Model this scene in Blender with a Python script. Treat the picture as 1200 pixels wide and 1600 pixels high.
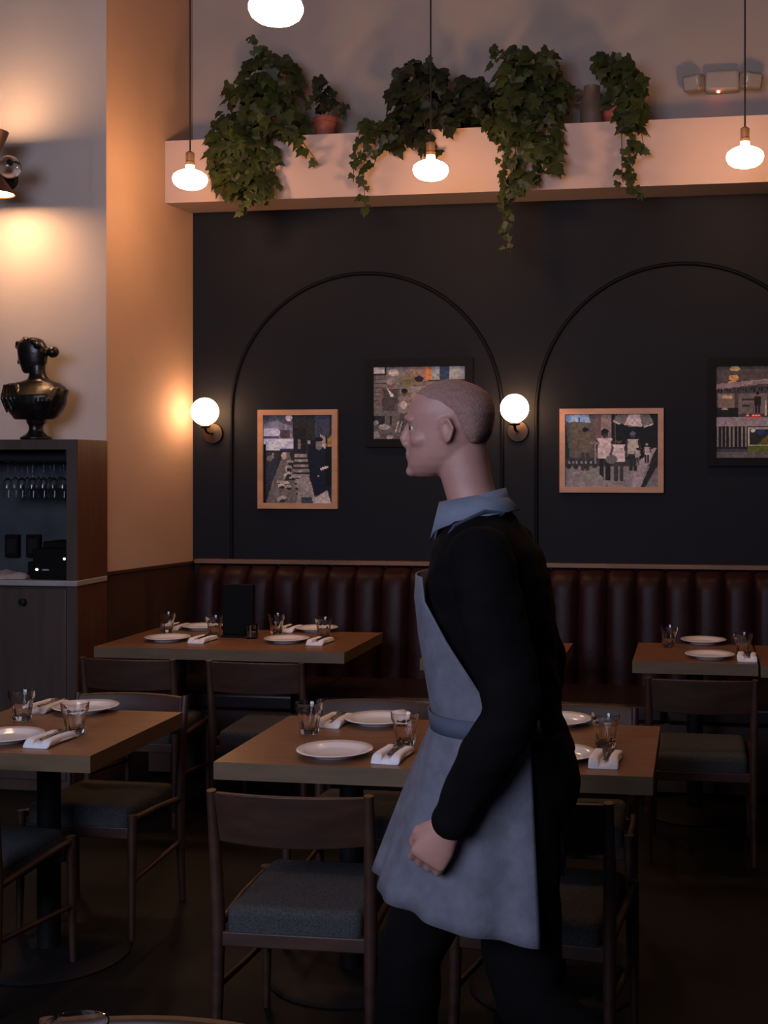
import bpy, bmesh, random
import numpy as np
from math import *
from mathutils import Vector, Matrix, noise

for o in list(bpy.data.objects): bpy.data.objects.remove(o)
S = bpy.context.scene
C = S.collection
PI = pi

# ------------------------------------------------------------------ camera
YAW, PCX, PCY, FPX, EYE = radians(9.09), 778.0, 731.0, 1950.0, 1.62
cam_d = bpy.data.cameras.new('camera'); cam = bpy.data.objects.new('camera', cam_d); C.objects.link(cam)
cam.location = (0, 0, EYE); cam.rotation_euler = (PI/2, 0, YAW)
cam_d.sensor_fit = 'HORIZONTAL'; cam_d.sensor_width = 24.0; cam_d.lens = FPX/1200*24
cam_d.shift_x = (600-PCX)/1200; cam_d.shift_y = (PCY-800)/1200
cam_d.clip_start = 0.05
S.camera = cam

# ------------------------------------------------------------------ view, world, big lights
S.view_settings.view_transform = 'Standard'; S.view_settings.look = 'None'
S.view_settings.gamma = 1.0; S.view_settings.exposure = 0.0
S.view_settings.use_curve_mapping = False
S.cycles.max_bounces = 8; S.cycles.sample_clamp_indirect = 2.0
S.cycles.use_denoising = True
W = bpy.data.worlds.new('world'); S.world = W; W.use_nodes = True
W.node_tree.nodes['Background'].inputs[0].default_value = (0.42, 0.52, 0.95, 1)
W.node_tree.nodes['Background'].inputs[1].default_value = 0.008

BULB_E, GLOBE_E = 62.0, 22.0
WARM = (1.0, 0.50, 0.22)

def area_light(name, loc, rot, sx, sy, energy, col):
    l = bpy.data.lights.new(name, 'AREA'); l.shape = 'RECTANGLE'; l.size = sx; l.size_y = sy
    l.energy = energy; l.color = col
    o = bpy.data.objects.new(name, l); C.objects.link(o); o.location = loc; o.rotation_euler = rot
    return o
# dusk daylight through the street window behind the camera
area_light('street_window_light', (-2.3, -2.2, 3.0), (radians(70), 0, radians(-12)), 3.6, 2.2, 215, (0.68, 0.74, 1.0))

# ------------------------------------------------------------------ pixel <-> room helpers (measuring only)
_c, _s = cos(YAW), sin(YAW)
def ray(px, py):
    u = (px-PCX)/FPX
    return Vector((u*_c-_s, u*_s+_c, -(py-PCY)/FPX))
def PY(px, py, Y):
    r = ray(px, py); t = Y/r.y; return Vector((r.x*t, Y, EYE+r.z*t))
def PZ(px, py, z):
    r = ray(px, py); t = (z-EYE)/r.z; return Vector((r.x*t, r.y*t, z))

# ------------------------------------------------------------------ materials
def mat(name, col, rough=0.6, metal=0.0, var=0.0, scale=8.0, bump=0.0, bscale=None, stretch=(1,1,1), col2=None,
        spec=0.5, coat=0.0, emit=None, estr=0.0, detail=4.0):
    m = bpy.data.materials.new(name); m.use_nodes = True
    nt = m.node_tree; b = nt.nodes['Principled BSDF']
    b.inputs['Base Color'].default_value = (*col, 1); b.inputs['Roughness'].default_value = rough
    b.inputs['Metallic'].default_value = metal; b.inputs['Specular IOR Level'].default_value = spec
    b.inputs['Coat Weight'].default_value = coat
    if emit: b.inputs['Emission Color'].default_value = (*emit, 1); b.inputs['Emission Strength'].default_value = estr
    tc = nt.nodes.new('ShaderNodeTexCoord'); mp = nt.nodes.new('ShaderNodeMapping')
    mp.inputs['Scale'].default_value = stretch
    nt.links.new(tc.outputs['Object'], mp.inputs['Vector'])
    if var or col2:
        n = nt.nodes.new('ShaderNodeTexNoise'); n.inputs['Scale'].default_value = scale; n.inputs['Detail'].default_value = detail
        nt.links.new(mp.outputs[0], n.inputs['Vector'])
        r = nt.nodes.new('ShaderNodeValToRGB'); r.color_ramp.elements[0].position = .3; r.color_ramp.elements[1].position = .7
        c2 = col2 or tuple(x*(1+var) for x in col); c1 = col if col2 else tuple(x*(1-var) for x in col)
        r.color_ramp.elements[0].color = (*c1, 1); r.color_ramp.elements[1].color = (*c2, 1)
        nt.links.new(n.outputs['Fac'], r.inputs['Fac']); nt.links.new(r.outputs['Color'], b.inputs['Base Color'])
    if bump:
        n2 = nt.nodes.new('ShaderNodeTexNoise'); n2.inputs['Scale'].default_value = bscale or scale*4; n2.inputs['Detail'].default_value = 3
        nt.links.new(mp.outputs[0], n2.inputs['Vector'])
        bp = nt.nodes.new('ShaderNodeBump'); bp.inputs['Strength'].default_value = bump; bp.inputs['Distance'].default_value = 0.004
        nt.links.new(n2.outputs['Fac'], bp.inputs['Height']); nt.links.new(bp.outputs[0], b.inputs['Normal'])
    return m

M = {}
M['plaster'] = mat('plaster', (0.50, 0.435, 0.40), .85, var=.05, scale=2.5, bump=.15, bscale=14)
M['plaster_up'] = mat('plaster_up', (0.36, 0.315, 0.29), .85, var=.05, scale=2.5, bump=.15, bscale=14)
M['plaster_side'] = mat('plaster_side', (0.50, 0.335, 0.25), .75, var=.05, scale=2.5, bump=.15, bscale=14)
M['ledge'] = mat('ledge_paint', (0.52, 0.40, 0.37), .7, var=.03, scale=3)
M['navy'] = mat('navy_paint', (0.0060, 0.0068, 0.0100), .62, var=.12, scale=3, bump=.1, bscale=20, spec=.2)
M['navy_trim'] = mat('navy_trim', (0.003, 0.003, 0.004), .6, var=.1, scale=9, spec=.15)
M['floor'] = mat('floor_wood', (0.005, 0.0043, 0.0038), .6, spec=.2, var=.35, scale=3, stretch=(6, .6, 1), bump=.1)
M['ceiling'] = mat('ceiling_paint', (0.30, 0.27, 0.25), .9, var=.05, scale=2)
M['wains'] = mat('wainscot_wood', (0.050, 0.022, 0.013), .5, var=.25, scale=3, stretch=(3, 3, .4), spec=.4)
M['rail'] = mat('rail_wood', (0.17, 0.085, 0.045), .45, var=.25, scale=5, stretch=(.6, 4, 4))
M['table'] = mat('table_wood', (0.175, 0.080, 0.038), .38, var=.22, scale=4, stretch=(1.0, 9, 4), bump=.06, bscale=26, spec=.45)
M['table_edge'] = mat('table_edge_wood', (0.125, 0.078, 0.038), .5, var=.15, scale=6, stretch=(1, 1, 8))
M['chair'] = mat('chair_walnut', (0.043, 0.0165, 0.0100), .5, var=.3, scale=5, stretch=(1.2, 5, 5), spec=.5)
M['fabric'] = mat('grey_wool', (0.030, 0.033, 0.036), .95, col2=(0.070, 0.070, 0.072), scale=170, bump=.6, bscale=220, spec=.2)
M['black'] = mat('black_metal', (0.006, 0.006, 0.007), .6, var=.2, scale=10, spec=.2)
M['leather'] = mat('oxblood_leather', (0.019, 0.0052, 0.006), .45, var=.2, scale=9, bump=.25, bscale=50, spec=.17)
M['leather_seat'] = mat('oxblood_seat_leather', (0.013, 0.004, 0.004), .4, var=.2, scale=9, bump=.2, bscale=50)
M['porcelain'] = mat('porcelain', (0.80, 0.80, 0.84), .12, var=.015, scale=4, spec=.6)
M['napkin'] = mat('linen_napkin', (0.78, 0.78, 0.84), .9, var=.06, scale=40, bump=.3, bscale=90)
M['steel'] = mat('steel', (0.30, 0.29, 0.30), .25, metal=1.0, var=.1, scale=20)
M['terracotta'] = mat('terracotta', (0.33, 0.09, 0.06), .7, var=.2, scale=14)
M['dark_pot'] = mat('brown_pot', (0.10, 0.05, 0.03), .8, var=.3, scale=18, bump=.3)
M['stoneware'] = mat('stoneware', (0.16, 0.10, 0.07), .6, var=.15, scale=12)
M['stem'] = mat('stem', (0.09, 0.075, 0.03), .7, var=.3, scale=20)
M['frame_oak'] = mat('frame_oak', (0.50, 0.255, 0.12), .42, var=.15, scale=7, stretch=(1, 3, 3))
M['frame_black'] = mat('frame_black', (0.006, 0.005, 0.0045), .6, var=.2, scale=12, spec=.15)
M['bronze'] = mat('dark_bronze', (0.014, 0.011, 0.009), .3, metal=.35, var=.4, scale=9, bump=.35, bscale=16, spec=.6)
M['brass'] = mat('dark_brass', (0.035, 0.02, 0.01), .4, metal=.6, var=.2, scale=10)
M['socket'] = mat('lamp_socket', (0.14, 0.085, 0.055), .4, metal=.5, var=.1, scale=20)
M['cord'] = mat('cord', (0.015, 0.011, 0.010), .7, var=.1, scale=30)
M['cabinet'] = mat('cabinet_wood', (0.058, 0.034, 0.025), .5, var=.22, scale=4, stretch=(5, 5, .5))
M['cab_side'] = mat('cabinet_side_wood', (0.095, 0.036, 0.018), .5, var=.2, scale=4, stretch=(5, 5, .5))
M['cab_in'] = mat('cabinet_inside', (0.040, 0.045, 0.054), .7, var=.3, scale=5)
M['marble'] = mat('marble', (0.33, 0.31, 0.30), .25, var=.12, scale=6, stretch=(1, 1, 1))
M['plastic'] = mat('black_plastic', (0.004, 0.004, 0.004), .7, var=.1, scale=10, spec=.12)
M['towel'] = mat('towel', (0.35, 0.27, 0.25), .95, var=.1, scale=30, bump=.4)
M['white_plastic'] = mat('white_plastic', (0.30, 0.27, 0.25), .4, var=.04, scale=6)
M['lens'] = mat('lamp_lens', (0.26, 0.24, 0.23), .15, var=.2, scale=30, spec=.8)
M['led'] = mat('red_led', (0.8, 0.1, 0.05), .5, emit=(1, .12, .06), estr=22)
M['led_white'] = mat('white_led', (0.8, 0.8, 0.6), .5, emit=(.9, 1, .7), estr=3)
M['bulb'] = mat('bulb_glow', (1, .9, .8), .4, emit=WARM, estr=BULB_E)
M['globe'] = mat('globe_glow', (1, .9, .8), .4, emit=(1, .56, .29), estr=GLOBE_E)
M['skin'] = mat('skin', (0.42, 0.21, 0.17), .5, var=.07, scale=14, bump=.08, bscale=90)
M['hair'] = mat('cropped_hair', (0.27, 0.145, 0.118), .8, var=.15, scale=120, bump=.5, bscale=240)
M['shirt'] = mat('black_cotton', (0.0045, 0.004, 0.0045), .9, spec=.08, var=.2, scale=12, bump=.15, bscale=18)
M['collar'] = mat('pale_blue_cotton', (0.155, 0.18, 0.235), .85, var=.08, scale=20)
M['apron'] = mat('denim_apron', (0.125, 0.125, 0.155), .9, var=.18, scale=26, bump=.2, bscale=120)
M['apron_strap'] = mat('apron_strap', (0.07, 0.08, 0.12), .9, var=.1, scale=26)
M['eye'] = mat('eye_white', (0.6, 0.56, 0.52), .2, var=.02, scale=20)
M['iris'] = mat('iris', (0.03, 0.02, 0.015), .2, var=.1, scale=20)
M['shoe'] = mat('shoe_leather', (0.008, 0.007, 0.007), .35, var=.1, scale=14)

def glass_mat(name, col=(1, 1, 1), rough=.0):
    m = bpy.data.materials.new(name); m.use_nodes = True
    b = m.node_tree.nodes['Principled BSDF']
    b.inputs['Base Color'].default_value = (*col, 1); b.inputs['Transmission Weight'].default_value = 1
    b.inputs['Roughness'].default_value = rough; b.inputs['IOR'].default_value = 1.48
    nt = m.node_tree; n = nt.nodes.new('ShaderNodeTexNoise'); n.inputs['Scale'].default_value = 30
    bp = nt.nodes.new('ShaderNodeBump'); bp.inputs['Strength'].default_value = .04; bp.inputs['Distance'].default_value = .0004
    nt.links.new(n.outputs['Fac'], bp.inputs['Height']); nt.links.new(bp.outputs[0], b.inputs['Normal'])
    return m
M['glass'] = glass_mat('clear_glass')
M['smoke_glass'] = glass_mat('smoked_glass', (.35, .28, .25))
M['ball_glass'] = glass_mat('amber_ball_glass', (.85, .7, .6), .08)

def leaf_mat(name, a, b_):
    m = mat(name, a, .5, col2=b_, scale=9, spec=.35, detail=2)
    nt = m.node_tree; b = nt.nodes['Principled BSDF']
    b.inputs['Subsurface Weight'].default_value = 0
    out = nt.nodes['Material Output']
    tr = nt.nodes.new('ShaderNodeBsdfTranslucent'); tr.inputs['Color'].default_value = (b_[0]*1.3, b_[1]*1.4, b_[2], 1)
    mx = nt.nodes.new('ShaderNodeMixShader'); mx.inputs[0].default_value = .25
    nt.links.new(b.outputs[0], mx.inputs[1]); nt.links.new(tr.outputs[0], mx.inputs[2]); nt.links.new(mx.outputs[0], out.inputs[0])
    return m
M['ivy'] = leaf_mat('ivy_leaf', (0.018, 0.030, 0.010), (0.048, 0.066, 0.018))
M['ivy_dark'] = leaf_mat('ivy_leaf_dark', (0.010, 0.016, 0.008), (0.024, 0.032, 0.014))

# ------------------------------------------------------------------ mesh helpers
class MB:
    def __init__(s): s.v = []; s.f = []; s.mi = []; s.m = 0
    def add(s, vs, fs):
        n = len(s.v); s.v += [tuple(v) for v in vs]; s.f += [tuple(i+n for i in f) for f in fs]; s.mi += [s.m]*len(fs)
    def box(s, x0, x1, y0, y1, z0, z1):
        s.add([(x0,y0,z0),(x1,y0,z0),(x1,y1,z0),(x0,y1,z0),(x0,y0,z1),(x1,y0,z1),(x1,y1,z1),(x0,y1,z1)],
              [(0,3,2,1),(4,5,6,7),(0,1,5,4),(1,2,6,5),(2,3,7,6),(3,0,4,7)]); return s
    def rings(s, rs, cap=True, closed=True):
        n = len(rs[0]); vs = [p for r in rs for p in r]; fs = []
        for i in range(len(rs)-1):
            for j in range(n if closed else n-1):
                k = (j+1) % n
                fs.append((i*n+j, i*n+k, (i+1)*n+k, (i+1)*n+j))
        if cap and closed:
            fs.append(tuple(range(n-1, -1, -1))); fs.append(tuple((len(rs)-1)*n+j for j in range(n)))
        s.add(vs, fs); return s
    def tube(s, pts, rad, n=12, flat=None):
        pts = [Vector(p) for p in pts]
        if not hasattr(rad, '__len__'): rad = [rad]*len(pts)
        rs = []; up = Vector((0, 0, 1)); prev = None
        for i, p in enumerate(pts):
            d = (pts[min(i+1, len(pts)-1)]-pts[max(i-1, 0)]).normalized()
            if prev is None:
                a = d.cross(up)
                if a.length < .05: a = d.cross(Vector((0, 1, 0)))
                a.normalize()
            else:
                a = (prev-d*prev.dot(d)).normalized()
            prev = a; b = d.cross(a)
            fl = flat if flat else 1
            rs.append([p+a*cos(2*PI*k/n)*rad[i]+b*sin(2*PI*k/n)*rad[i]*fl for k in range(n)])
        return s.rings(rs)
    def lathe(s, prof, n=32, c=(0, 0, 0), facet=None):
        rs = []
        for (r, z) in prof:
            ring = []
            for k in range(n):
                a = 2*PI*k/n; rr = r
                if facet and facet[1] < z < facet[2]: rr = r*(1-facet[3]*(0.5+.5*cos(a*facet[0])))
                ring.append((c[0]+rr*cos(a), c[1]+rr*sin(a), c[2]+z))
            rs.append(ring)
        return s.rings(rs)
    def ell(s, c, r, n=24, m=14, rot=None):
        rs = []
        for i in range(m+1):
            t = PI*i/m; q = max(sin(t), .02)
            ring = []
            for k in range(n):
                v = Vector((q*cos(2*PI*k/n)*r[0], q*sin(2*PI*k/n)*r[1], -cos(t)*r[2]))
                if rot: v = rot @ v
                ring.append(Vector(c)+v)
            rs.append(ring)
        return s.rings(rs)
    def build(s, name, m, parent=None, sharp=35, bevel=0, smooth=True):
        me = bpy.data.meshes.new(name); me.from_pydata(s.v, [], s.f); me.update()
        for mm in (m if isinstance(m, (list, tuple)) else [m]): me.materials.append(M[mm] if isinstance(mm, str) else mm)
        me.polygons.foreach_set('material_index', s.mi)
        bm = bmesh.new(); bm.from_mesh(me); bmesh.ops.recalc_face_normals(bm, faces=bm.faces); bm.to_mesh(me); bm.free()
        if smooth:
            me.polygons.foreach_set('use_smooth', [True]*len(me.polygons)); me.set_sharp_from_angle(angle=radians(sharp))
        o = bpy.data.objects.new(name, me); C.objects.link(o)
        if parent: o.parent = parent
        if bevel:
            b = o.modifiers.new('bevel', 'BEVEL'); b.width = bevel; b.segments = 3; b.limit_method = 'ANGLE'; b.angle_limit = radians(40)
            b.harden_normals = False
        return o

def remesh(o, voxel, smooth_it=4, fac=.5):
    r = o.modifiers.new('r', 'REMESH'); r.mode = 'VOXEL'; r.voxel_size = voxel; r.use_smooth_shade = True
    sm = o.modifiers.new('s', 'SMOOTH'); sm.iterations = smooth_it; sm.factor = fac
    dg = bpy.context.evaluated_depsgraph_get(); dg.update()
    me = bpy.data.meshes.new_from_object(o.evaluated_get(dg)); old = o.data
    mats = [m for m in old.materials]
    o.modifiers.clear(); o.data = me; bpy.data.meshes.remove(old)
    me.materials.clear()
    for m in mats: me.materials.append(m)
    me.polygons.foreach_set('use_smooth', [True]*len(me.polygons))
    me.name = o.name
    return o

def tag(o, label=None, cat=None, group=None, kind=None):
    if label: o['label'] = label
    if cat: o['category'] = cat
    if group: o['group'] = group
    if kind: o['kind'] = kind
    return o
def thing(name, label, cat, loc=(0, 0, 0), rz=0, group=None):
    o = bpy.data.objects.new(name, None); C.objects.link(o); o.empty_display_size = .05
    o.location = loc; o.rotation_euler = (0, 0, rz); return tag(o, label, cat, group)
def dup(root, loc, rz, label, group=None):
    r = root.copy(); C.objects.link(r); r.location = loc; r.rotation_euler = (0, 0, rz); r['label'] = label
    if group: r['group'] = group
    for ch in list(root.children):
        c = ch.copy(); C.objects.link(c); c.parent = r
        for g in list(ch.children):
            d = g.copy(); C.objects.link(d); d.parent = c
    return r
def structure(mb, name, m, **k):
    return tag(mb.build(name, m, **k), kind='structure')

# ------------------------------------------------------------------ the room
YW, XR, CEIL = 6.93, 2.6, 4.75
CX0, SX0, YL = -2.917, -3.054, 6.124      # far corner, near corner, left wall plane
LZ0, LZ1, LY = 3.112, 3.462, 6.65
structure(MB().box(-4.6, XR, -2.4, YW+.1, -.1, 0), 'floor', 'floor')
structure(MB().box(-4.6, XR, -2.4, YW+.1, CEIL, CEIL+.1), 'ceiling', 'ceiling')
# back wall: navy up to the ledge underside, plaster above
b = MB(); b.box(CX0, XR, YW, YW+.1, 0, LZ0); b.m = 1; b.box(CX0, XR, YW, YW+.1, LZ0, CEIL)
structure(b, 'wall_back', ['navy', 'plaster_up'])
b = MB(); b.add([(SX0,YL,0),(CX0,YW,0),(CX0,YW+.1,0),(SX0-.08,YW+.1,0),(SX0-.08,YL,0),(SX0,YL,CEIL),(CX0,YW,CEIL),(CX0,YW+.1,CEIL),(SX0-.08,YW+.1,CEIL),(SX0-.08,YL,CEIL)],
                [(0,1,6,5),(1,2,7,6),(2,3,8,7),(3,4,9,8),(4,0,5,9),(5,6,7,8,9),(4,3,2,1,0)])
structure(b, 'wall_side', 'plaster_side')
structure(MB().box(-4.6, SX0-.08, YL, YL+.1, 0, CEIL), 'wall_left', 'plaster').location = (0, 0, 0)
b = MB(); b.box(SX0-.082, SX0-.0005, YL-.001, YL+.02, 0, CEIL); structure(b, 'trim_1', 'plaster')
# ledge across the back wall, fitted against the angled side wall
def sx(y): return SX0+(CX0-SX0)*(y-YL)/(YW-YL)
b = MB(); b.add([(sx(LY)+.001,LY,LZ0),(XR,LY,LZ0),(XR,YW,LZ0),(CX0+.001,YW,LZ0),(sx(LY)+.001,LY,LZ1),(XR,LY,LZ1),(XR,YW,LZ1),(CX0+.001,YW,LZ1)],
                [(0,3,2,1),(4,5,6,7),(0,1,5,4),(1,2,6,5),(2,3,7,6),(3,0,4,7)])
structure(b, 'trim_2', 'ledge')
# wainscot on side wall with thin cap
nx, ny = (YW-YL), -(CX0-SX0); L = hypot(nx, ny); nx, ny = nx/L, ny/L
def slab(mb, t, z0, z1, off=0.0005):
    p = [(SX0+nx*off, YL+ny*off), (CX0+nx*off, YW), (CX0+nx*(off+t), YW), (SX0+nx*(off+t), YL+ny*(off+t))]
    mb.add([(x, y, z0) for x, y in p]+[(x, y, z1) for x, y in p], [(0,3,2,1),(4,5,6,7),(0,1,5,4),(1,2,6,5),(2,3,7,6),(3,0,4,7)])
b = MB(); slab(b, .012, 0, 1.06); slab(b, .02, 1.06, 1.076); structure(b, 'trim_3', 'wains')
# arch mouldings
def arch(cx, r, zs, name):
    b = MB(); pts = [(cx-r, 1.09)]+[(cx-r*cos(PI*k/48), zs+r*sin(PI*k/48)) for k in range(49)]+[(cx+r, 1.09)]
    prof = [(-.011, 0), (-.010, .010), (-.003, .015), (.004, .013), (.008, .008), (.011, 0)]
    rs = []
    for i, (x, z) in enumerate(pts):
        if x < XR:
            if i == 0 or i == len(pts)-1: n = (-1 if i == 0 else 1, 0)
            else:
                a = PI*(i-1)/48; n = (-cos(a), sin(a))
            rs.append([(x+n[0]*u, YW-d, z+n[1]*u) for u, d in prof])
    b.rings(rs); return structure(b, name, 'navy_trim', sharp=60)
arch(-1.881, .798, 1.935, 'trim_4'); arch(-.085, .806, 1.937, 'trim_5'); arch(1.73, .80, 1.937, 'trim_6')
structure(MB().box(CX0+.03, XR, YW-.055, YW-.0005, 1.066, 1.090), 'trim_7', 'rail', bevel=.003)

# ------------------------------------------------------------------ banquette
bq = thing('banquette', 'oxblood leather banquette with vertical channels along the navy wall', 'banquette', (0, 6.5, 0))
X0b, X1b, wch = -2.86, 2.55, .158
b = MB(); rs = []
nch = int((X1b-X0b)/wch); zs = [.40, .60, .80, .95, 1.0, 1.03, 1.052, 1.063]
dep = [.17, .155, .13, .115, .105, .085, .045, .005]
cols = []
for i in range(nch*8+1):
    x = X0b+i*wch/8; u = (i % 8)/8*2-1 if i % 8 else -1
    k = sqrt(max(0, 1-u*u))
    col = [(x, .422-(d+.036*k*min(1, (1.075-z)/.06+.1))+(.0 if k else .012), z-(0 if k > .3 else .012)) for z, d in zip(zs, dep)]
    cols.append(col+[(x, .424, zs[-1]), (x, .424, .40)])
b.rings(cols); b.build('backrest', 'leather', bq, sharp=75)
b = MB()
for i in range(6):
    xa = X0b+(X1b-X0b)*i/6; xb = xa+(X1b-X0b)/6-.006; b.box(xa, xb, -.33, .25, .36, .455)
b.build('seat', 'leather_seat', bq, bevel=.022)
MB().box(X0b, X1b, -.29, .40, .02, .359).build('base', 'wains', bq)

# ------------------------------------------------------------------ pendants
def bulb_lamp(name, label, X, Y, z, group=None):
    t = thing(name, label, 'pendant lamp', (X, Y, CEIL), 0, group)
    h = z-CEIL; r = .081
    prof = [(a*1.1, c*1.1) for a, c in [(.006, -.047), (.03, -.0455), (.055, -.038), (.072, -.025), (.080, -.008), (.081, .003), (.076, .018), (.060, .031), (.042, .039), (.028, .0435), (.0205, .049), (.0190, .064)]]
    MB().lathe([(a, b_+h) for a, b_ in prof], 40).build('bulb', 'bulb', t, sharp=80)
    MB().lathe([(.020, h+.0710), (.024, h+.072), (.024, h+.088), (.0215, h+.09), (.0225, h+.135), (.012, h+.142), (.004, h+.146)], 28).build('socket', 'socket', t)
    MB().tube([(0, 0, h+.144), (0, 0, -.02)], .0042, 8).build('cord', 'cord', t)
    MB().lathe([(.055, -.022), (.055, -.004), (.05, -.0005), (.004, -.0005)][::1], 28).build('ceiling_canopy', 'socket', t)
    return t
bulb_lamp('pendant_lamp', 'glowing flattened bulb on a black cord near the side wall, leftmost of the far row', PY(297, 291, 6.1).x, 6.1, 3.107)
bulb_lamp('pendant_lamp', 'glowing flattened bulb on a black cord in front of the middle ivy', PY(673, 276, 6.1).x, 6.1, 3.107)
bulb_lamp('pendant_lamp', 'glowing flattened bulb on a black cord below the emergency light', PY(1164, 255, 6.1).x, 6.1, 3.112)
bulb_lamp('pendant_lamp', 'large near bulb cut by the top edge above the ivy mound', PY(431, 8, 3.9).x, 3.9, 3.118)
bulb_lamp('pendant_lamp', 'near bulb hanging just above the top right of the view', PY(1160, -35, 3.9).x, 3.9, 3.135)

# ------------------------------------------------------------------ globe sconces
def globe_sconce(label, X, zc):
    t = thing('wall_sconce', label, 'wall lamp', (X, YW, zc-.115))
    yr = Matrix.Rotation(PI/2, 3, 'X')
    b = MB(); b.lathe([(.004, 0), (.06, 0), (.062, .006), (.058, .016), (.02, .02), (.004, .021)], 32)
    o = b.build('backplate', 'brass', t); o.rotation_euler = (PI/2, 0, 0); o.location = (0, -.0005, 0)
    MB().tube([(0, -.018, 0), (0, -.07, .0), (0, -.112, .008), (0, -.13, .03)], .008, 10).build('arm', 'brass', t)
    MB().lathe([(.01, .026), (.028, .03), (.032, .04), (.012, .043)], 24, (0, -.13, 0)).build('holder', 'brass', t)
    MB().ell((0, -.13, .122), (.079, .079, .079), 36, 20).build('globe', 'globe', t, sharp=80)
p = PY(317, 645, 6.8); globe_sconce('lit white globe sconce in the corner beside the side wall', p.x+.012, p.z)
p = PY(804, 640, 6.8); globe_sconce('lit white globe sconce between the two arches', p.x, p.z)

# ------------------------------------------------------------------ up-down cone sconce on the left wall
SD = .27
p = PY(-10, 262, YL-SD)
cs = thing('cone_sconce', 'two-cone up and down sconce with a ball joint on the left wall', 'wall lamp', (p.x, YL, p.z))
M['bronze_shade'] = mat('bronze_shade', (0.10, 0.05, 0.028), .45, metal=.4, var=.2, scale=14)
M['sconce_bulb'] = mat('sconce_diffuser', (1, .9, .8), .4, emit=(1, .57, .30), estr=64)
M['sconce_down'] = mat('sconce_down_diffuser', (1, .9, .8), .4, emit=(1, .54, .26), estr=105)
def cone(name, z0, z1, dx, r1, dm='sconce_bulb'):
    h_ = z1-z0
    b = MB(); b.lathe([(.022, z0), (.030, z0), (.058, z0+h_*.35), (r1*.9, z0+h_*.8), (r1, z1), (r1-.004, z1), (r1*.9-.005, z0+h_*.8), (.052, z0+h_*.35), (.022, z0+h_*.04)], 36, (dx, -SD, 0))
    o = b.build(name, 'bronze_shade', cs)
    MB().lathe([(.003, 0), (r1-.010, 0), (r1-.010, .004), (.003, .004)], 32, (dx, -SD, z1-h_*.05)).build('diffuser', dm, o, sharp=30)
cone('upper_shade', .045, .185, -.025, .095); cone('lower_shade', -.03, -.135, .0, .105, 'sconce_down')
MB().ell((.094, -SD-.01, -.002), (.058, .058, .058), 28, 16).build('glass_ball', 'ball_glass', cs, sharp=80)
MB().tube([(.042, -SD, 0), (0, -SD, 0.003), (-.03, -SD, .01)], .022, 14).build('hub', 'brass', cs)
MB().tube([(-.012, -SD, .04), (0, -SD, 0), (0, -SD, -.032)], .014, 12).build('joint', 'brass', cs)
MB().tube([(0, -SD+.01, 0), (-.075, -.02, 0)], .011, 12).build('arm', 'brass', cs)
o = MB().lathe([(.003, 0), (.055, 0), (.055, .012), (.045, .02), (.003, .021)], 28).build('wall_plate', 'brass', cs); o.rotation_euler = (PI/2, 0, 0); o.location = (-.075, -.0008, 0)

# ------------------------------------------------------------------ framed prints
class Paint:
    def __init__(s, w, h, col, seed=0):
        s.w, s.h = w, h; s.a = np.zeros((h, w, 3)); s.a[:] = col; s.yy, s.xx = np.mgrid[0:h, 0:w]
        s.u = (s.xx+.5)/w; s.v = (s.yy+.5)/h; s.rg = np.random.RandomState(seed)
    def rect(s, x0, y0, x1, y1, c, al=1.):
        m = (s.u >= x0) & (s.u < x1) & (s.v >= y0) & (s.v < y1); s.a[m] = s.a[m]*(1-al)+np.array(c)*al
    def ell(s, x, y, rx, ry, c, al=1.):
        m = ((s.u-x)/rx)**2+((s.v-y)/ry)**2 < 1; s.a[m] = s.a[m]*(1-al)+np.array(c)*al
    def poly(s, pts, c, al=1.):
        m = np.zeros(s.u.shape, bool); n = len(pts)
        for i in range(n):
            (x0, y0), (x1, y1) = pts[i], pts[(i+1) % n]
            if y0 == y1: continue
            cr = ((y0 > s.v) != (y1 > s.v)) & (s.u < (x1-x0)*(s.v-y0)/(y1-y0)+x0); m ^= cr
        s.a[m] = s.a[m]*(1-al)+np.array(c)*al
    def figure(s, x, y, h, top, bot, skin=(.12, .09, .08), hair=(.01, .01, .01), arms=True, wf=1.):
        # y = feet line, h = height in v units, aspect-corrected widths
        k = s.h/s.w*h*wf
        s.rect(x-.10*k, y-.48*h, x-.015*k, y-.04*h, bot); s.rect(x+.015*k, y-.48*h, x+.10*k, y-.04*h, bot)
        s.ell(x-.06*k, y-.02*h, .07*k, .025*h, (.2, .19, .18)); s.ell(x+.07*k, y-.02*h, .07*k, .025*h, (.2, .19, .18))
        s.poly([(x-.15*k, y-.82*h), (x+.15*k, y-.82*h), (x+.13*k, y-.45*h), (x-.13*k, y-.45*h)], top)
        if arms:
            s.poly([(x-.15*k, y-.82*h), (x-.22*k, y-.55*h), (x-.17*k, y-.52*h), (x-.11*k, y-.75*h)], skin)
            s.poly([(x+.15*k, y-.82*h), (x+.22*k, y-.58*h), (x+.17*k, y-.52*h), (x+.11*k, y-.75*h)], skin)
        s.ell(x, y-.90*h, .065*k, .075*h, skin); s.ell(x, y-.945*h, .07*k, .05*h, hair)
    def grain(s, amt):
        n = s.rg.rand(s.h, s.w, 1); c = s.rg.rand(s.h//3+1, s.w//3+1, 1).repeat(3, 0).repeat(3, 1)[:s.h, :s.w]
        s.a *= 1+amt*(n-.5)+amt*1.2*(c-.5); s.a = np.clip(2.3*s.a**1.22, 0, 1)
M['print'] = bpy.data.materials.new('photo_print'); M['print'].use_nodes = True
_nt = M['print'].node_tree; _at = _nt.nodes.new('ShaderNodeVertexColor'); _at.layer_name = 'print'
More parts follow.
